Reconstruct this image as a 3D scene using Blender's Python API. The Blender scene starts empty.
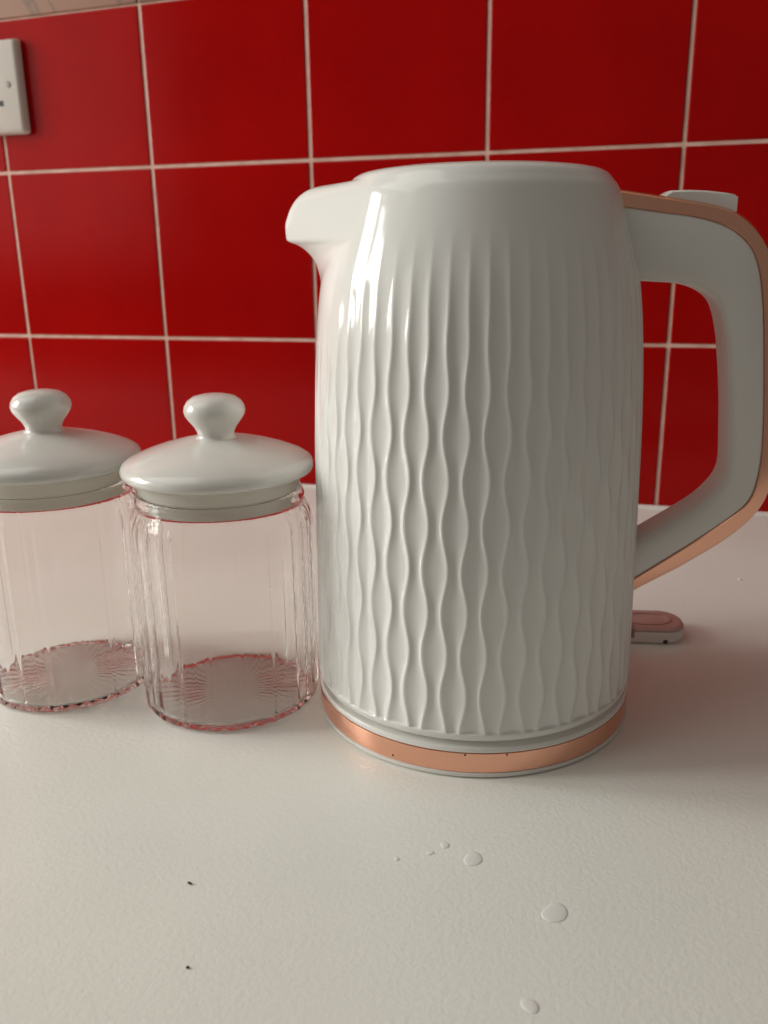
import bpy, bmesh, math, random
from mathutils import Vector, Matrix
random.seed(7)
sc = bpy.context.scene
COL = sc.collection
PI = math.pi

# ------------------------------------------------------------------ helpers
def link(name, bm, mats, parent=None, smooth=True, angle=None):
    bmesh.ops.recalc_face_normals(bm, faces=bm.faces[:])
    me = bpy.data.meshes.new(name)
    bm.to_mesh(me); bm.free()
    for m in (mats if isinstance(mats, (list, tuple)) else [mats]):
        me.materials.append(m)
    if smooth:
        me.polygons.foreach_set('use_smooth', [True] * len(me.polygons))
        if angle is not None:
            me.set_sharp_from_angle(angle=math.radians(angle))
    o = bpy.data.objects.new(name, me)
    COL.objects.link(o)
    if parent is not None:
        o.parent = parent
    return o

def tag(o, label=None, cat=None, group=None, kind=None):
    if label: o['label'] = label
    if cat: o['category'] = cat
    if group: o['group'] = group
    if kind: o['kind'] = kind
    return o

def empty(name, loc, rz=0.0):
    o = bpy.data.objects.new(name, None)
    o.empty_display_size = 0.02
    COL.objects.link(o)
    o.location = loc
    o.rotation_euler = (0, 0, rz)
    return o

def copy_tree(o, parent=None):
    c = o.copy(); COL.objects.link(c); c.parent = parent
    for ch in list(o.children):
        copy_tree(ch, c)
    return c

def grid(bm, rows, closed=True, cap0=False, cap1=False, mat=0):
    """rows: list of rings of coordinates, all the same length"""
    vs = [[bm.verts.new(p) for p in r] for r in rows]
    n = len(rows[0])
    for a, b in zip(vs[:-1], vs[1:]):
        for i in range(n if closed else n - 1):
            j = (i + 1) % n
            f = bm.faces.new((a[i], a[j], b[j], b[i])); f.material_index = mat
    if cap0: bm.faces.new(vs[0][::-1]).material_index = mat
    if cap1: bm.faces.new(vs[-1]).material_index = mat
    return vs

def lathe(bm, prof, n=96, cx=0, cy=0, mod=None, mat=0):
    """prof: (r, z) from one axis end to the other; r == 0 makes a pole"""
    prev = None
    first = None
    for k, pr in enumerate(prof):
        r, z = pr[0], pr[1]
        if r <= 1e-7:
            cur = [bm.verts.new((cx, cy, z))]
        else:
            cur = []
            for i in range(n):
                t = 2 * PI * i / n
                rr = r if mod is None else r + mod(t, pr)
                cur.append(bm.verts.new((cx + rr * math.cos(t), cy + rr * math.sin(t), z)))
        if first is None: first = cur
        if prev is not None:
            for i in range(n):
                j = (i + 1) % n
                if len(prev) == 1 and len(cur) == 1: break
                if len(prev) == 1: f = bm.faces.new((prev[0], cur[j], cur[i]))
                elif len(cur) == 1: f = bm.faces.new((prev[i], prev[j], cur[0]))
                else: f = bm.faces.new((prev[i], prev[j], cur[j], cur[i]))
                f.material_index = mat
        prev = cur
    return first, prev

def ring_lathe(bm, prof, n=128, mod=None):
    """closed profile loop, revolved into a ring"""
    a, b = lathe(bm, prof, n, mod=mod)
    for i in range(n):
        j = (i + 1) % n
        bm.faces.new((b[i], b[j], a[j], a[i]))

def box(bm, x0, x1, y0, y1, z0, z1, bev=0, seg=2, mat=0):
    r = bmesh.ops.create_cube(bm, size=1.0)
    vs = r['verts']
    for v in vs:
        v.co = Vector((x0 if v.co.x < 0 else x1, y0 if v.co.y < 0 else y1, z0 if v.co.z < 0 else z1))
    fs = list({f for v in vs for f in v.link_faces})
    for f in fs: f.material_index = mat
    if bev:
        es = list({e for v in vs for e in v.link_edges})
        r2 = bmesh.ops.bevel(bm, geom=es, offset=bev, segments=seg, profile=0.5, affect='EDGES')
        for f in r2['faces']: f.material_index = mat

def smoothstep(a, b, x):
    t = max(0.0, min(1.0, (x - a) / (b - a)))
    return t * t * (3 - 2 * t)

def pchip(pts):
    """monotone cubic through (x, y)"""
    xs = [p[0] for p in pts]; ys = [p[1] for p in pts]
    n = len(xs)
    d = [(ys[i+1]-ys[i])/(xs[i+1]-xs[i]) for i in range(n-1)]
    m = [d[0]] + [0 if d[i-1]*d[i] <= 0 else 2*d[i-1]*d[i]/(d[i-1]+d[i]) for i in range(1, n-1)] + [d[-1]]
    def f(x):
        if x <= xs[0]: return ys[0]
        if x >= xs[-1]: return ys[-1]
        i = 0
        while x > xs[i+1]: i += 1
        h = xs[i+1]-xs[i]; t = (x-xs[i])/h
        return ((2*t**3-3*t*t+1)*ys[i] + (t**3-2*t*t+t)*h*m[i] + (-2*t**3+3*t*t)*ys[i+1] + (t**3-t*t)*h*m[i+1])
    return f

def resample(pts, n):
    pts = [Vector(p) for p in pts]
    L = [0.0]
    for a, b in zip(pts[:-1], pts[1:]): L.append(L[-1] + (b-a).length)
    out = []
    i = 0
    for k in range(n):
        s = L[-1]*k/(n-1)
        while i < len(L)-2 and s > L[i+1]: i += 1
        t = (s-L[i])/max(1e-9, L[i+1]-L[i])
        out.append(pts[i].lerp(pts[i+1], min(1, t)))
    return out

def smooth_line(pts, it=3):
    for _ in range(it):
        pts = [pts[0]] + [(pts[i-1] + pts[i]*2 + pts[i+1])/4 for i in range(1, len(pts)-1)] + [pts[-1]]
    return pts

# ------------------------------------------------------------------ materials
def mat(name, color, rough=0.5, metal=0.0, coat=0.0, trans=0.0, ior=1.45, spec=0.5, sss=0.0, croug=0.05):
    m = bpy.data.materials.new(name); m.use_nodes = True
    b = m.node_tree.nodes['Principled BSDF']
    b.inputs['Base Color'].default_value = (*color, 1)
    b.inputs['Roughness'].default_value = rough
    b.inputs['Metallic'].default_value = metal
    b.inputs['Coat Weight'].default_value = coat
    b.inputs['Coat Roughness'].default_value = croug
    b.inputs['Transmission Weight'].default_value = trans
    b.inputs['IOR'].default_value = ior
    b.inputs['Specular IOR Level'].default_value = spec
    return m

def nodes(m): return m.node_tree.nodes, m.node_tree.links, m.node_tree.nodes['Principled BSDF']

def add_bump(m, scale, strength, dist, detail=3.0, second=None):
    N, L, b = nodes(m)
    tc = N.new('ShaderNodeTexCoord')
    nz = N.new('ShaderNodeTexNoise'); nz.inputs['Scale'].default_value = scale; nz.inputs['Detail'].default_value = detail
    bp = N.new('ShaderNodeBump'); bp.inputs['Strength'].default_value = strength; bp.inputs['Distance'].default_value = dist
    L.new(tc.outputs['Object'], nz.inputs['Vector'])
    L.new(nz.outputs['Fac'], bp.inputs['Height']); L.new(bp.outputs['Normal'], b.inputs['Normal'])
    if second:
        n2 = N.new('ShaderNodeTexNoise'); n2.inputs['Scale'].default_value = second[0]; n2.inputs['Detail'].default_value = 2
        b2 = N.new('ShaderNodeBump'); b2.inputs['Strength'].default_value = second[1]; b2.inputs['Distance'].default_value = second[2]
        L.new(tc.outputs['Object'], n2.inputs['Vector']); L.new(n2.outputs['Fac'], b2.inputs['Height'])
        L.new(bp.outputs['Normal'], b2.inputs['Normal']); L.new(b2.outputs['Normal'], b.inputs['Normal'])
    return tc

def vary(m, c0, c1, scale, detail=4, lo=0.35, hi=0.65, coords='Object'):
    N, L, b = nodes(m)
    tc = N.new('ShaderNodeTexCoord')
    nz = N.new('ShaderNodeTexNoise'); nz.inputs['Scale'].default_value = scale; nz.inputs['Detail'].default_value = detail
    cr = N.new('ShaderNodeValToRGB')
    cr.color_ramp.elements[0].position = lo; cr.color_ramp.elements[0].color = (*c0, 1)
    cr.color_ramp.elements[1].position = hi; cr.color_ramp.elements[1].color = (*c1, 1)
    L.new(tc.outputs[coords], nz.inputs['Vector']); L.new(nz.outputs['Fac'], cr.inputs['Fac'])
    L.new(cr.outputs['Color'], b.inputs['Base Color'])

M = {}
M['tile'] = mat('red_glazed_tile', (0.38, 0.004, 0.005), 0.17, spec=0.22)
vary(M['tile'], (0.295, 0.0, 0.0), (0.34, 0.0008, 0.0005), 9)
add_bump(M['tile'], 30, 0.10, 0.002, 2, second=(420, 0.10, 0.0004))
M['grout'] = mat('grout', (0.62, 0.40, 0.33), 0.85)
vary(M['grout'], (0.55, 0.33, 0.27), (0.68, 0.46, 0.38), 60)
M['border'] = mat('beige_border_tile', (0.50, 0.33, 0.25), 0.4)
M['counter'] = mat('white_laminate', (0.80, 0.775, 0.74), 0.3)
vary(M['counter'], (0.825, 0.82, 0.765), (0.85, 0.845, 0.79), 14)
add_bump(M['counter'], 480, 0.20, 0.0008, 2, second=(900, 0.10, 0.0004))
M['seal'] = mat('white_sealant', (0.80, 0.76, 0.72), 0.4)
M['kettle'] = mat('white_gloss_enamel', (0.79, 0.785, 0.755), 0.09, spec=0.5)
add_bump(M['kettle'], 30, 0.02, 0.001, 1)
M['kettle_trim'] = mat('white_satin_plastic', (0.78, 0.765, 0.73), 0.3)
M['handle'] = mat('white_matt_plastic', (0.76, 0.745, 0.71), 0.4)
M['copper'] = mat('brushed_copper', (0.90, 0.48, 0.34), 0.2, metal=1.0)
N, L, b = nodes(M['copper'])
b.inputs['Anisotropic'].default_value = 0.4
M['dark'] = mat('dark_gap', (0.03, 0.028, 0.026), 0.6)
M['seam'] = mat('brown_seam', (0.10, 0.045, 0.03), 0.5)
M['ceramic'] = mat('white_glazed_ceramic', (0.74, 0.72, 0.68), 0.2, coat=0.3)
M['gasket'] = mat('milky_seal', (0.95, 0.935, 0.88), 0.5)
N, L, b = nodes(M['gasket'])
tl = N.new('ShaderNodeBsdfTranslucent'); tl.inputs['Color'].default_value = (0.95, 0.93, 0.87, 1)
mx = N.new('ShaderNodeMixShader'); mx.inputs['Fac'].default_value = 0.55
L.new(b.outputs['BSDF'], mx.inputs[1]); L.new(tl.outputs['BSDF'], mx.inputs[2])
L.new(mx.outputs['Shader'], N['Material Output'].inputs['Surface'])
M['glass'] = mat('clear_glass', (0.982, 0.976, 0.970), 0.0, trans=1.0, ior=1.24)
M['socket'] = mat('white_socket_plastic', (0.60, 0.55, 0.50), 0.35)
M['metal'] = mat('dull_steel_screw', (0.20, 0.18, 0.16), 0.5, metal=0.6)
M['case'] = mat('white_gloss_plastic', (0.78, 0.72, 0.69), 0.2)
M['case_top'] = mat('clear_pinkish_plastic', (0.50, 0.33, 0.30), 0.15, coat=0.3)
M['case_dark'] = mat('pinkish_brown_plastic', (0.40, 0.23, 0.20), 0.3)
M['water'] = mat('milky_water', (0.90, 0.885, 0.85), 0.2, trans=0.1, ior=1.33)
M['crumb'] = mat('dark_crumb', (0.05, 0.035, 0.025), 0.8)

# floral wisps on the border tile: thin contour lines of a noise field
N, L, b = nodes(M['border'])
tc = N.new('ShaderNodeTexCoord')
nz = N.new('ShaderNodeTexNoise'); nz.inputs['Scale'].default_value = 14; nz.inputs['Detail'].default_value = 1.0; nz.inputs['Distortion'].default_value = 1.2
cr = N.new('ShaderNodeValToRGB')
els = cr.color_ramp.elements
els[0].position = 0.0; els[0].color = (0.30, 0.15, 0.10, 1)
els[1].position = 1.0; els[1].color = (0.28, 0.135, 0.09, 1)
for p, c in ((0.40, (0.29, 0.145, 0.095)), (0.43, (0.17, 0.10, 0.07)), (0.46, (0.29, 0.145, 0.095))):
    e = els.new(p); e.color = (*c, 1)
L.new(tc.outputs['Object'], nz.inputs['Vector']); L.new(nz.outputs['Fac'], cr.inputs['Fac']); L.new(cr.outputs['Color'], b.inputs['Base Color'])

# ------------------------------------------------------------------ the setting
T = 0.15                       # tile pitch
ZR = [0.28575, 0.13575, -0.01425]   # horizontal grout lines
ZB0, ZBS = 0.4115, 0.0185      # height and slope of the border above the tiles
G = 0.0014
XL, XR = -1.20, 2.10
bm = bmesh.new()
box(bm, XL, XR, 0.0009, 0.06, -0.04, 0.80, mat=1)
for k in range(-8, 14):
    x0, x1 = k*T + G, (k+1)*T - G
    for z0, z1 in ((0.0, ZR[1]-G), (ZR[1]+G, ZR[0]-G), (ZR[0]+G, None)):
        tz = ZB0 + ZBS*(x0+x1)/2 if z1 is None else z1
        dy = random.uniform(-0.0002, 0.0002)
        nv = len(bm.verts)
        box(bm, x0, x1, 0.0+dy, 0.004, z0, tz, bev=0.0011, seg=2, mat=0)
        if z1 is None:
            bm.verts.ensure_lookup_table()
            for v in bm.verts[nv:]:
                if v.co.z > tz - 0.003: v.co.z += ZBS*(v.co.x - (x0+x1)/2)
wall = link('wall_back', bm, [M['tile'], M['grout']], angle=12)
tag(wall, 'red glazed square wall tiles with pale pink grout', kind='structure')

bm = bmesh.new()
for k in range(-8, 14):
    x0, x1 = k*T + G*0.5, (k+1)*T - G*0.5
    nv = len(bm.verts)
    box(bm, x0, x1, -0.0008, 0.004, ZB0 + 0.0012, ZB0 + 0.10, bev=0.0012, seg=2)
    bm.verts.ensure_lookup_table()
    for v in bm.verts[nv:]: v.co.z += ZBS*v.co.x
tr = link('trim_1', bm, M['border'], angle=12)
tag(tr, 'beige patterned border tiles running above the red tiles', kind='structure')

bm = bmesh.new()
rows = []
prof = [(0.0, 0.0003), (-0.0070, 0.0003), (-0.0058, 0.0008), (-0.0034, 0.0014), (-0.0012, 0.0021), (0.0, 0.0024)]
for i in range(61):
    x = XL + (XR-XL)*i/60
    rows.append([(x, y + 0.00035*math.sin(i*2.1)*(1 if z > 0.001 and y < 0 else 0), z) for y, z in prof])
grid(bm, rows, closed=True, cap0=True, cap1=True)
tag(link('trim_2', bm, M['seal']), 'white sealant bead where worktop meets tiles', kind='structure')

bm = bmesh.new()
prof = []
y0, th, rr = -0.63, 0.038, 0.010
for k in range(9):
    a = PI/2 + PI/2*k/8
    prof.append((y0 + rr + rr*math.cos(a), -rr + rr*math.sin(a)))
prof = [(-0.0005, 0.0)] + prof + [(y0, -th), (-0.0005, -th)]
rows = [[(x, y, z) for y, z in prof] for x in (XL, XR)]
grid(bm, rows, closed=True, cap0=True, cap1=True)
wt = link('worktop', bm, M['counter'], angle=30)
tag(wt, 'white lightly textured laminate worktop along the red tiled wall', 'worktop')

# ------------------------------------------------------------------ kettle
KX, KY = 0.5074, -0.3594
HA = math.radians(10.0)               # handle points this way, spout the opposite way
kettle = empty('kettle', (KX, KY, 0), HA)
tag(kettle, 'white ribbed electric kettle with copper trimmed handle and copper base band', 'kettle')

# power base
bm = bmesh.new()
lathe(bm, [(0, 0.0003), (0.0738, 0.0003), (0.0747, 0.0007), (0.0750, 0.0014), (0.0749, 0.0024),
           (0.0736, 0.0027), (0.0736, 0.0117), (0.0745, 0.0120), (0.0745, 0.0131), (0.0738, 0.0141), (0.0720, 0.0145), (0.0690, 0.0146), (0, 0.0146)], 160)
base = link('power_base', bm, M['kettle_trim'], kettle, angle=35)
bm = bmesh.new()
ring_lathe(bm, [(0.0737, 0.0028), (0.0746, 0.0029), (0.07465, 0.0036), (0.07465, 0.0108), (0.0746, 0.0115), (0.0737, 0.0116)], 160)
band = link('copper_band', bm, M['copper'], base, angle=35)
tag(band, 'shiny copper band around the base')
for ang, z in ((-106.2, 0.0046), (-81.6, 0.0109), (-68.2, 0.0109)):
    bm = bmesh.new()
    a = math.radians(ang) - HA
    bmesh.ops.create_icosphere(bm, subdivisions=2, radius=0.0005)
    for v in bm.verts: v.co = Vector((v.co.x + 0.0745*math.cos(a), v.co.y + 0.0745*math.sin(a), v.co.z + z))
    link('dark_speck', bm, M['dark'], band)
# shadow gap between base and body
bm = bmesh.new()
lathe(bm, [(0, 0.0145), (0.0690, 0.0145), (0.0690, 0.0182), (0, 0.0182)], 128)
link('coupling_ring', bm, M['kettle_trim'], kettle, angle=35)

# ribbed body with the spout drawn out of it
R_ = pchip([(0.0175, 0.0742), (0.020, 0.0749), (0.060, 0.0743), (0.110, 0.0735), (0.135, 0.0730), (0.157, 0.0721), (0.175, 0.0709),
            (0.190, 0.0694), (0.200, 0.0679), (0.212, 0.0648), (0.224, 0.0612), (0.230, 0.0594), (0.2356, 0.0575), (0.2385, 0.0553),
            (0.2410, 0.0531), (0.2426, 0.0502), (0.2434, 0.0468)])
S_ = pchip([(0.176, 0.0706), (0.190, 0.0702), (0.199, 0.0704), (0.2057, 0.0718), (0.2094, 0.0738), (0.2128, 0.0772), (0.2151, 0.0809), (0.2164, 0.0846), (0.2173, 0.0856),
            (0.2226, 0.0859), (0.2277, 0.0844), (0.2328, 0.0815), (0.2369, 0.0766), (0.2389, 0.0709), (0.2396, 0.0640), (0.2399, 0.0570), (0.2402, 0.0500)])
NP, SUB = 29, 20                      # pattern periods, columns per period
W0 = math.radians(-98.0) - HA         # centre of one wide gap (at z 0.109)
LAM = 0.036
def amp(z):   return 0.185*smoothstep(0.205, 0.135, z)
def depth(z, ths):
    zt = 0.2225 - 0.060*math.exp(-(ths/0.75)**2)
    d = 0.00112*smoothstep(zt, zt-0.055, z)**0.8
    return d * smoothstep(0.0203, 0.0210, z)
zs = [0.0175, 0.0178, 0.0184, 0.0192, 0.0200, 0.0204, 0.0207, 0.0210, 0.0216]
z = 0.0230
while z < 0.196: zs.append(z); z += 0.0013
while z < 0.2435:
    if z < 0.2385: zs.append(z); z += 0.0007
    else: zs.append(z); z += 0.0003
SPA = math.radians(6.5)                 # the spout sits a little off the handle's axis
def hull(t, R, s, rho=0.015):
    """plan outline of the spout: a rounded nose of radius rho at distance s, joined to the body by tangents"""
    c = s - rho
    if c <= R - rho + 1e-6: return R
    ft = math.acos((R - rho)/c)
    if t >= ft: return R
    if t <= math.atan2(rho*math.sin(ft), c + rho*math.cos(ft)):
        return c*math.cos(t) + math.sqrt(max(0.0, rho*rho - (c*math.sin(t))**2))
    return R/math.cos(t - ft)
rows = []
half = SUB//2
for z in zs:
    ring = []
    w = amp(z)*math.cos(2*PI*(z-0.109)/LAM)
    R = R_(z)
    for k in range(2*NP):
        # ridge k at k - 0.5 (+/- w); gap k even = wide at cos = 1
        sg = 1 if k % 2 == 0 else -1
        a0 = (k - 0.5 - sg*w); a1 = (k + 0.5 + sg*w)
        wid = a1 - a0
        for j in range(half):
            t = j/half
            a = W0 + (a0 + (a1-a0)*t)*PI/NP
            ths = math.atan2(math.sin(a-PI+SPA), math.cos(a-PI+SPA))
            sc_ = 1 - (2*t-1)**2
            r = R - depth(z, ths)*sc_*(0.72 + 0.28*min(1.4, wid))
            if z > 0.182:
                r += hull(abs(ths), R, S_(z)) - R
            ring.append((r*math.cos(a), r*math.sin(a), z))
    rows.append(ring)
bm = bmesh.new()
vs = grid(bm, rows, closed=True, cap0=True, cap1=True)
body = link('body', bm, M['kettle'], kettle, angle=75)

# lid set into the top
bm = bmesh.new()
lathe(bm, [(0.0440, 0.2430), (0.0445, 0.2435), (0.0436, 0.2438), (0.030, 0.2440), (0.015, 0.2441), (0, 0.2441)], 96)
link('lid', bm, M['kettle_trim'], kettle, angle=50)

# handle
inner = [[(0.048, 0.2000), (0.0700, 0.1984), (0.0770, 0.1980), (0.0821, 0.1976), (0.0905, 0.1958), (0.0965, 0.1927), (0.0998, 0.1893)],
         [(0.0998, 0.1893), (0.1022, 0.1832), (0.1045, 0.1742), (0.1067, 0.1588), (0.1083, 0.1458), (0.1093, 0.1335), (0.1102, 0.1219), (0.1102, 0.1175), (0.1091, 0.1130)],
         [(0.1091, 0.1130), (0.1054, 0.1077), (0.0998, 0.1019), (0.0890, 0.0944), (0.0781, 0.0873), (0.058, 0.0738)]]
seam = [[(0.046, 0.2295), (0.0570, 0.2278), (0.0728, 0.2253), (0.0841, 0.2239), (0.0943, 0.2215), (0.1020, 0.2183), (0.1090, 0.2126)],
        [(0.1090, 0.2126), (0.1128, 0.2061), (0.1150, 0.1979), (0.1171, 0.1859), (0.1188, 0.1712), (0.1211, 0.1495), (0.1220, 0.1379), (0.1227, 0.1258), (0.1222, 0.1168), (0.1213, 0.1100), (0.1196, 0.1046)],
        [(0.1196, 0.1046), (0.1155, 0.1004), (0.1089, 0.0947), (0.0973, 0.0857), (0.0742, 0.0689), (0.058, 0.0573)]]
outer = [[(0.046, 0.2357), (0.0574, 0.2340), (0.0733, 0.2314), (0.0847, 0.2295), (0.0960, 0.2274), (0.1036, 0.2249), (0.1106, 0.2199), (0.1125, 0.2178)],
         [(0.1125, 0.2178), (0.1158, 0.2135), (0.1188, 0.2085), (0.1221, 0.1985), (0.1244, 0.1865), (0.1262, 0.1715), (0.1283, 0.1495), (0.1292, 0.1379), (0.1296, 0.1258), (0.1293, 0.1165), (0.1282, 0.1088), (0.1262, 0.1030)],
         [(0.1262, 0.1030), (0.1232, 0.0978), (0.1169, 0.0909), (0.1098, 0.0849), (0.0932, 0.0732), (0.0744, 0.0620), (0.058, 0.0495)]]
def joinline(segs):
    out = []
    for k, (s, n) in enumerate(zip(segs, (26, 36, 26))):
        p = resample(s, n)
        out += p if k == 0 else p[1:]
    return smooth_line(out, 2)
LI, LS, LO = joinline(inner), joinline(seam), joinline(outer)
W = 0.013
rows_w, rows_c, rows_s = [], [], []
ns = len(LI)
for i in range(ns):
    a, s, o = LI[i], LS[i], LO[i]
    d = (s - a); ln = d.length; d.normalize()
    e = (o - s); le = e.length; e.normalize()
    # flare where the handle runs into the body at the top
    fl = 0.0
    P = lambda q, bb: (q.x, bb, q.y)
    prof = [(a, -0.0080), (a + d*0.0006, -0.0100), (a + d*0.0018, -0.0116), (a + d*0.0035, -0.0126), (a + d*0.0060, -W), (s - d*0.0006, -W), (s, -0.0127), (s + e*0.0012, -0.0105)]
    rows_w.append([P(q, bb) for q, bb in prof] + [P(q, -bb) for q, bb in reversed(prof)])
    cp = [(s + e*0.0006, -0.0108), (s + e*0.0005, -0.0128), (s + e*0.0009, -0.0132), (s + e*le*0.5, -0.0128), (s + e*le*0.90, -0.0122), (o, -0.0112), (o + e*0.0008, -0.0090), (o + e*0.0012, -0.0040)]
    rows_c.append([P(q, bb) for q, bb in cp] + [P(q, -bb) for q, bb in reversed(cp)])
bm = bmesh.new(); grid(bm, rows_w, closed=True, cap0=True, cap1=True)
hd = link('handle', bm, M['handle'], kettle, angle=38)
bm = bmesh.new(); grid(bm, rows_c, closed=True, cap0=True, cap1=True)
tag(link('copper_strip', bm, M['copper'], hd, angle=38), 'copper strip along the outer edge of the handle')

# lid release button on top of the handle
bm = bmesh.new()
pf = [(0.0742, 0.2305), (0.0752, 0.2328), (0.0775, 0.2341), (0.0850, 0.2342), (0.0922, 0.2338), (0.1000, 0.2328), (0.1032, 0.2321), (0.1040, 0.2312), (0.1041, 0.2235), (0.090, 0.2265)]
rows = [[(x + (0.0008 if abs(bb) > 0.007 and x < 0.09 else 0), bb, z - (0.0007 if abs(bb) > 0.007 and z > 0.2315 else 0)) for x, z in pf] for bb in (-0.0082, -0.0068, 0.0, 0.0068, 0.0082)]
grid(bm, rows, closed=True, cap0=True, cap1=True)
link('lid_button', bm, M['kettle_trim'], kettle, angle=35)

# ------------------------------------------------------------------ glass jars
def make_jar():
    root = empty('storage_jar', (0, 0, 0))
    bm = bmesh.new()
    # (r, z, flute weight)
    outp = [(0, 0.0014, 0), (0.012, 0.0013, 0), (0.018, 0.0012, 0), (0.024, 0.0012, 0), (0.030, 0.0010, 0), (0.0355, 0.0009, 0), (0.0380, 0.0006, .2), (0.0396, 0.0003, .4), (0.0408, 0.0005, .6), (0.0417, 0.0012, .8), (0.0424, 0.0024, 1), (0.0428, 0.0044, 1)]
    for k in range(1, 13): outp.append((0.0428 + 0.0002*k/12, 0.006 + 0.080*k/12, 1))
    outp += [(0.0428, 0.0895, .9), (0.0418, 0.0932, .7), (0.0404, 0.0955, .3), (0.0394, 0.0966, 0), (0.0389, 0.0978, 0), (0.0394, 0.0990, 0), (0.0396, 0.1002, 0), (0.0391, 0.1014, 0), (0.0387, 0.1020, 0), (0.0385, 0.1026, 0),
             (0.0384, 0.1034, 0), (0.0379, 0.1038, 0), (0.0370, 0.1038, 0), (0.0365, 0.1034, 0), (0.0364, 0.1020, 0), (0.0366, 0.0980, 0), (0.0380, 0.0948, 0), (0.0396, 0.0915, .3), (0.0404, 0.0870, .6)]
    for k in range(1, 9): outp.append((0.0404 - 0.0004*k/8, 0.087 - 0.080*k/8, .6))
    outp += [(0.0397, 0.0058, .6), (0.0396, 0.0052, .5), (0.0390, 0.0038, .4), (0.0378, 0.0028, .2), (0.0358, 0.0023, 0), (0.033, 0.0022, 0), (0.028, 0.0022, 0), (0.020, 0.0022, 0), (0.012, 0.0022, 0), (0, 0.0022, 0)]
    outp = [(r, z + 0.0025*smoothstep(0.060, 0.088, z), fw) for r, z, fw in outp]
    NF = 18
    def flute(t, pr):
        c = abs(math.cos(NF*t/2)); d = math.acos(min(1.0, c))*2/NF      # angle from the nearest rib
        return pr[2]*(0.0006*math.exp(-(d/0.024)**2) - 0.0004*c)
    lathe(bm, outp, NF*30, mod=flute)
    for v in bm.verts:       # pressed sunburst under the foot
        r = math.hypot(v.co.x, v.co.y)
        if v.co.z < 0.0025 and 0.010 < r < 0.039:
            v.co.z += 0.00013*smoothstep(0.010, 0.022, r)*smoothstep(0.039, 0.035, r)*(1+math.cos(36*math.atan2(v.co.y, v.co.x)))
    link('glass_body', bm, M['glass'], root)
    bm = bmesh.new()
    lathe(bm, [(0, 0.1143), (0.0395, 0.1141), (0.0420, 0.1140), (0.0437, 0.1146), (0.0445, 0.1160), (0.0445, 0.1174), (0.0437, 0.1193), (0.0410, 0.1212),
               (0.0350, 0.1238), (0.0280, 0.1262), (0.0200, 0.1284), (0.0130, 0.1300), (0.0080, 0.1306), (0, 0.1308)], 96)
    lid = link('lid', bm, M['ceramic'], root, angle=60)
    bm = bmesh.new()
    lathe(bm, [(0, 0.1296), (0.0110, 0.1298), (0.0092, 0.1306), (0.0084, 0.1318), (0.0086, 0.1332), (0.0098, 0.1356), (0.0120, 0.1384), (0.0136, 0.1408), (0.0141, 0.1428),
               (0.0137, 0.1450), (0.0122, 0.1474), (0.0096, 0.1492), (0.0060, 0.1501), (0, 0.1505)], 64)
    link('knob', bm, M['ceramic'], lid)
    bm = bmesh.new()
    ring_lathe(bm, [(0.0330, 0.1004), (0.0343, 0.1002), (0.0354, 0.1008), (0.0358, 0.1020), (0.0356, 0.1034), (0.0356, 0.1060), (0.0368, 0.1067), (0.0375, 0.1072), (0.0376, 0.1100), (0.0374, 0.1110),
                    (0.0378, 0.1124), (0.0404, 0.1130), (0.0410, 0.1133), (0.0410, 0.1142), (0.0330, 0.1144)], 96)
    tag(link('seal', bm, M['gasket'], lid, angle=40), 'milky white plastic seal under the lid')
    return root
jar = make_jar()
jar.location = (0.3910, -0.3866, 0); jar.rotation_euler = (0, 0, math.radians(4))
tag(jar, 'ribbed clear glass jar with white knobbed lid, right beside the kettle', 'jar', 'ribbed glass storage jars')
jar2 = copy_tree(jar)
jar2.location = (0.3017, -0.3912, 0); jar2.rotation_euler = (0, 0, math.radians(13))
tag(jar2, 'ribbed clear glass jar with white knobbed lid, cut off by the left edge', 'jar', 'ribbed glass storage jars')

# ------------------------------------------------------------------ wall socket
sk = empty('wall_socket', (0.0306 - 0.073, -0.0003, 0.3568))
tag(sk, 'white double wall socket on the red tiles at the top left', 'socket')
bm = bmesh.new()
box(bm, -0.073, 0.073, -0.0100, -0.0002, -0.0385, 0.0385, bev=0.0032, seg=3)
for v in bm.verts:       # sides flare towards the wall
    if v.co.y > -0.004:
        v.co.x += 0.0012 if v.co.x > 0 else -0.0012
        v.co.z += 0.0008 if v.co.z > 0 else -0.0008
plate = link('plate', bm, M['socket'], sk, angle=35)
def small_box(name, x, z, w, h, y0, y1, m, parent, bev=0.0):
    bm = bmesh.new(); box(bm, x-w/2, x+w/2, y0, y1, z-h/2, z+h/2, bev=bev, seg=2)
    return link(name, bm, m, parent, angle=35)
for cx in (-0.032, 0.035):
    small_box('pin_hole', cx, 0.008, 0.0042, 0.0085, -0.01025, -0.009, M['dark'], plate)
    small_box('pin_hole', cx - 0.011, -0.0135, 0.0070, 0.0045, -0.01025, -0.009, M['dark'], plate)
    small_box('pin_hole', cx + 0.0165, -0.0135, 0.0062, 0.0045, -0.01025, -0.009, M['dark'], plate)
    small_box('rocker_switch', cx - 0.006, 0.027, 0.011, 0.014, -0.0125, -0.009, M['socket'], plate, bev=0.001)
for cx in (-0.0612, 0.0617):
    bm = bmesh.new()
    lathe(bm, [(0, -0.0004), (0.0024, -0.0004), (0.0027, 0.0), (0.0024, 0.0006), (0, 0.0008)], 24)
    for v in bm.verts: v.co = Vector((v.co.x + cx, -0.0100 - v.co.z, v.co.y + 0.0017))
    sw = link('screw', bm, M['metal'], plate, angle=35)

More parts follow.
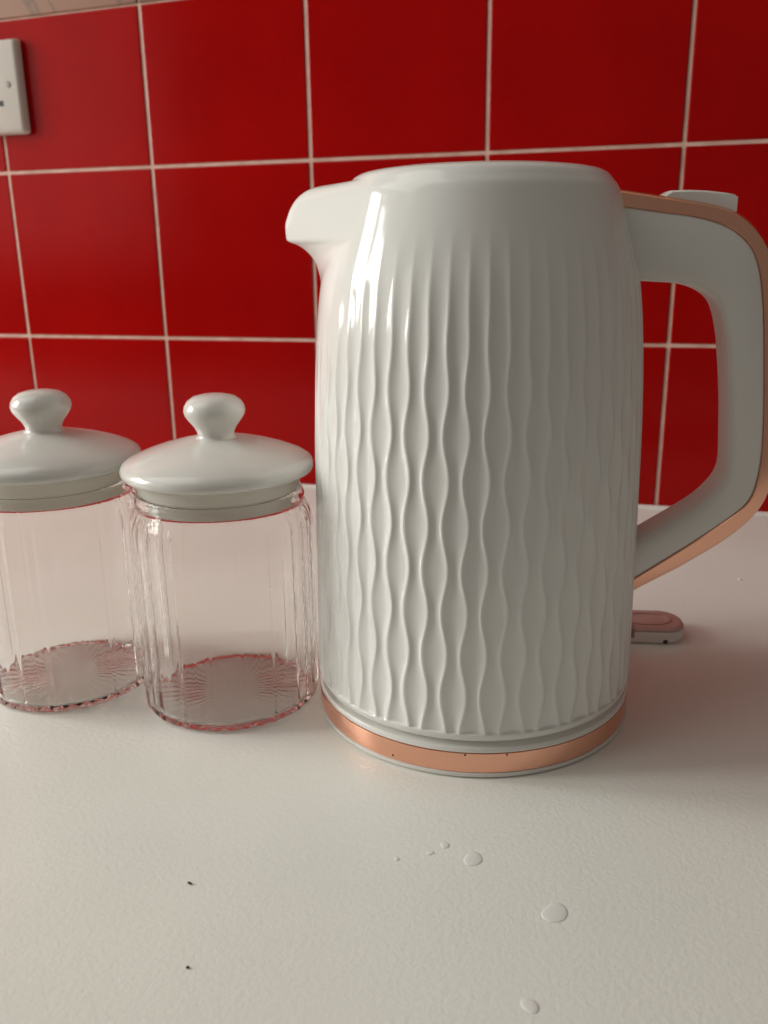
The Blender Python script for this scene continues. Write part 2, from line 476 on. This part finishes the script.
# ------------------------------------------------------------------ little plastic case behind the kettle
pc = empty('plastic_case', (0.5790, -0.2668, 0), math.radians(10))
tag(pc, 'small flat white plastic case with rounded end, behind the kettle', 'case')
def stadium(hx0, hx1, hy, rr, n=14):
    pts = []
    for cx, cy, a0 in ((hx1-rr, hy-rr, 0), (hx0+0.004, hy-0.004, PI/2), (hx0+0.004, -hy+0.004, PI), (hx1-rr, -hy+rr, 3*PI/2)):
        r = rr if cx > 0 else 0.004
        for k in range(n+1):
            a = a0 + PI/2*k/n
            pts.append((cx + r*math.cos(a), cy + r*math.sin(a)))
    return pts
def loft(pts, levels):
    rows = []
    for sc0, z in levels:
        rows.append([(x*1.0 - (sc0 if x > 0 else -sc0)*min(1, abs(x)/0.006), y - (sc0 if y > 0 else -sc0)*min(1, abs(y)/0.006), z) for x, y in pts])
    return rows
bm = bmesh.new()
P0 = stadium(-0.036, 0.0330, 0.0150, 0.0125)
grid(bm, loft(P0, [(0.0012, 0.0003), (0.0004, 0.0007), (0, 0.0015), (0, 0.0058), (0.0004, 0.0066), (0.0012, 0.0070)]), cap0=True, cap1=True)
shell = link('shell', bm, M['case'], pc, angle=40)
bm = bmesh.new()
P1 = stadium(-0.0352, 0.0322, 0.0142, 0.0117)
grid(bm, loft(P1, [(0.0, 0.0066), (0, 0.0078), (0.0008, 0.0085), (0.002, 0.0087)]), cap0=True, cap1=True)
ct = link('top_cover', bm, M['case_top'], pc, angle=40)
tag(ct, 'glossy pinkish top cover')
bm = bmesh.new()
ring_lathe(bm, [(1.0, 0.0086), (1.0, 0.0091), (0.90, 0.0091), (0.90, 0.0086)], 64)
for v in bm.verts: v.co.x = v.co.x*0.0135 + 0.0125; v.co.y *= 0.0085
link('oval_ring', bm, M['case_dark'], ct, angle=40)
bm = bmesh.new(); box(bm, -0.004, 0.0035, -0.0152, 0.004, 0.0035, 0.0090, bev=0.0004)
link('catch', bm, M['case_dark'], pc, angle=40)
bm = bmesh.new(); bmesh.ops.create_icosphere(bm, subdivisions=2, radius=0.0012)
for v in bm.verts: v.co = Vector((v.co.x*1.2 + 0.0205, v.co.y*0.5 - 0.0149, v.co.z + 0.0018))
link('vent_hole', bm, M['dark'], pc)

# ------------------------------------------------------------------ drops and crumbs on the worktop
def drop(x, y, r, h, label):
    bm = bmesh.new()
    n = 24
    ph = random.uniform(0, 6)
    prof = [(0, 0.00005)] + [(r*math.cos(a*PI/16), 0.00005 + h*math.sin(a*PI/16)) for a in range(0, 8)] + [(0, h + 0.00005)]
    lathe(bm, prof, n, mod=lambda t, pr: pr[0]*0.12*math.sin(2*t+ph) + pr[0]*0.05*math.sin(3*t+1.7*ph))
    o = link('water_drop', bm, M['water']); o.location = (x, y, 0)
    tag(o, label, 'water drop', 'water drops on the worktop')
drop(0.5308, -0.4829, 0.0036, 0.0003, 'larger pale water drop in front of the kettle, behind the other big ones')
drop(0.5620, -0.5027, 0.0044, 0.0003, 'widest pale water drop on the worktop, at the middle right')
drop(0.5585, -0.5427, 0.0026, 0.0003, 'pale water drop nearest the front of the worktop')
drop(0.5193, -0.4778, 0.0018, 0.0002, 'tiny water drop nearest the kettle base, beside the larger one')
drop(0.5150, -0.4836, 0.0014, 0.0002, 'tiny water drop second from the left in the small cluster')
drop(0.5040, -0.4900, 0.0011, 0.0002, 'tiny water drop leftmost in the cluster before the kettle')
def crumb(x, y, l, w, rz, label, m):
    bm = bmesh.new(); bmesh.ops.create_icosphere(bm, subdivisions=2, radius=1)
    for v in bm.verts:
        k = 1 + 0.25*math.sin(5*v.co.x + 3*v.co.y)
        v.co = Vector((v.co.x*l*k, v.co.y*w*k, v.co.z*w*0.6 + w*0.6))
    o = link('crumb', bm, m); o.location = (x, y, 0.0001); o.rotation_euler = (0, 0, rz)
    tag(o, label, 'crumb', 'crumbs on the worktop')
crumb(0.4373, -0.5213, 0.0011, 0.0005, -0.3, 'dark crumb on the bare worktop in front of the right jar', M['crumb'])
crumb(0.4547, -0.5558, 0.0006, 0.0005, 0.4, 'speck of a crumb near the front left of the worktop', M['crumb'])
crumb(0.6515, -0.1626, 0.0010, 0.0008, 0.0, 'white crumb on the worktop below the kettle handle', M['seal'])

# ------------------------------------------------------------------ light
LP, LP2, CP, WS = 13.3, 2.6, 8.0, 0.145
def area(name, loc, target, sx, sy, power, color, spread=PI):
    l = bpy.data.lights.new(name, 'AREA'); l.shape = 'RECTANGLE'; l.size = sx; l.size_y = sy
    l.energy = power; l.color = color
    o = bpy.data.objects.new(name, l); COL.objects.link(o)
    o.location = loc
    o.rotation_euler = (Vector(target) - Vector(loc)).to_track_quat('-Z', 'Y').to_euler()
    return o
# left wall with its window: two tall panes, daylight comes in through the opening
WX = -1.20
WY0, WY1, WYM, WZ0, WZ1 = -1.16, -0.30, -0.74, 0.18, 1.14
bm = bmesh.new()
for y0, y1, z0, z1 in ((-3.2, WY0, -0.90, 1.70), (WY1, 0.06, -0.90, 1.70), (WY0, WY1, -0.90, WZ0), (WY0, WY1, WZ1, 1.70)):
    box(bm, WX - 0.12, WX, y0, y1, z0, z1)
M['paint'] = mat('cream_wall_paint', (0.72, 0.67, 0.58), 0.7)
tag(link('wall_left', bm, M['paint'], angle=20), 'cream painted wall with the window', kind='structure')
bm = bmesh.new()
for y0, y1 in ((WY0, WY0 + 0.05), (WYM - 0.06, WYM + 0.06), (WY1 - 0.05, WY1)):
    box(bm, WX - 0.08, WX - 0.02, y0, y1, WZ0, WZ1, bev=0.004)
for z0, z1 in ((WZ0, WZ0 + 0.05), (WZ1 - 0.05, WZ1)):
    box(bm, WX - 0.08, WX - 0.02, WY0, WY1, z0, z1, bev=0.004)
tag(link('window_1', bm, M['socket'], angle=30), 'white frame added around the fill light', kind='structure')
bm = bmesh.new()
box(bm, XL - 0.12, XR, -3.2, 0.06, -0.94, -0.90)
M['floor'] = mat('grey_floor', (0.13, 0.11, 0.095), 0.5)
tag(link('floor', bm, M['floor'], angle=20), 'grey kitchen floor', kind='structure')
def pane(y0, y1, power):
    o = area('daylight_and_fill', (WX - 0.03, (y0+y1)/2, (WZ0+WZ1)/2), (1, (y0+y1)/2, (WZ0+WZ1)/2), y1 - y0, WZ1 - WZ0 - 0.1, power, (1.0, 0.995, 0.935))
    return o
pane(WY0 + 0.05, WYM - 0.06, LP)
pane(WYM + 0.06, WY1 - 0.05, LP)
# added soft fill for room light, with a window-like frame, no opening behind
bm = bmesh.new()
for y0, y1, z0, z1 in ((-2.45, -2.40, 0.16, 1.22), (-1.35, -1.30, 0.16, 1.22), (-2.45, -1.30, 0.16, 0.21), (-2.45, -1.30, 1.17, 1.22)):
    box(bm, WX + 0.0005, WX + 0.02, y0, y1, z0, z1, bev=0.004)
tag(link('fill_frame', bm, M['socket'], angle=30), 'white frame added around the fill light', kind='structure')
area('daylight_and_fill', (WX + 0.01, -1.875, 0.69), (1, -1.875, 0.69), 1.05, 0.95, LP2, (1.0, 0.985, 0.93))
area('ceiling_bounce_fill', (-0.55, -0.75, 1.60), (0.2, -0.5, 0), 1.3, 1.3, CP, (1.0, 0.985, 0.93))  # added overhead panel, stands in for daylight bounced off the ceiling

w = bpy.data.worlds.new('room'); sc.world = w; w.use_nodes = True
bg = w.node_tree.nodes['Background']
bg.inputs['Color'].default_value = (1.0, 0.91, 0.80, 1); bg.inputs['Strength'].default_value = WS

# ------------------------------------------------------------------ camera
cam = bpy.data.cameras.new('camera'); co = bpy.data.objects.new('camera', cam); COL.objects.link(co)
Q = (0.576045, -0.75198, 0.212505, 0.2790, -0.2889, 0.0136, 882.37)
yaw, pitch, roll, f = Q[3], Q[4], Q[5], Q[6]
RM = Matrix.Rotation(yaw, 3, 'Z') @ Matrix.Rotation(pitch, 3, 'X') @ Matrix.Rotation(roll, 3, 'Y')
right, fwd, up = RM @ Vector((1, 0, 0)), RM @ Vector((0, 1, 0)), RM @ Vector((0, 0, 1))
co.matrix_world = Matrix(((right.x, up.x, -fwd.x, Q[0]), (right.y, up.y, -fwd.y, Q[1]), (right.z, up.z, -fwd.z, Q[2]), (0, 0, 0, 1)))
cam.sensor_fit = 'VERTICAL'; cam.sensor_height = 24; cam.lens = f/1024*24
cam.clip_start = 0.02
cam.dof.use_dof = True; cam.dof.focus_distance = 0.37; cam.dof.aperture_fstop = 10.0
sc.camera = co

sc.view_settings.view_transform = 'Standard'; sc.view_settings.look = 'None'
sc.view_settings.gamma = 1; sc.view_settings.exposure = 0.07; sc.view_settings.use_curve_mapping = False
cy = sc.cycles
cy.use_denoising = True
cy.max_bounces = 20; cy.transmission_bounces = 16; cy.glossy_bounces = 8; cy.diffuse_bounces = 5
cy.caustics_reflective = True; cy.caustics_refractive = True; cy.blur_glossy = 0.3
cy.sample_clamp_indirect = 0.0
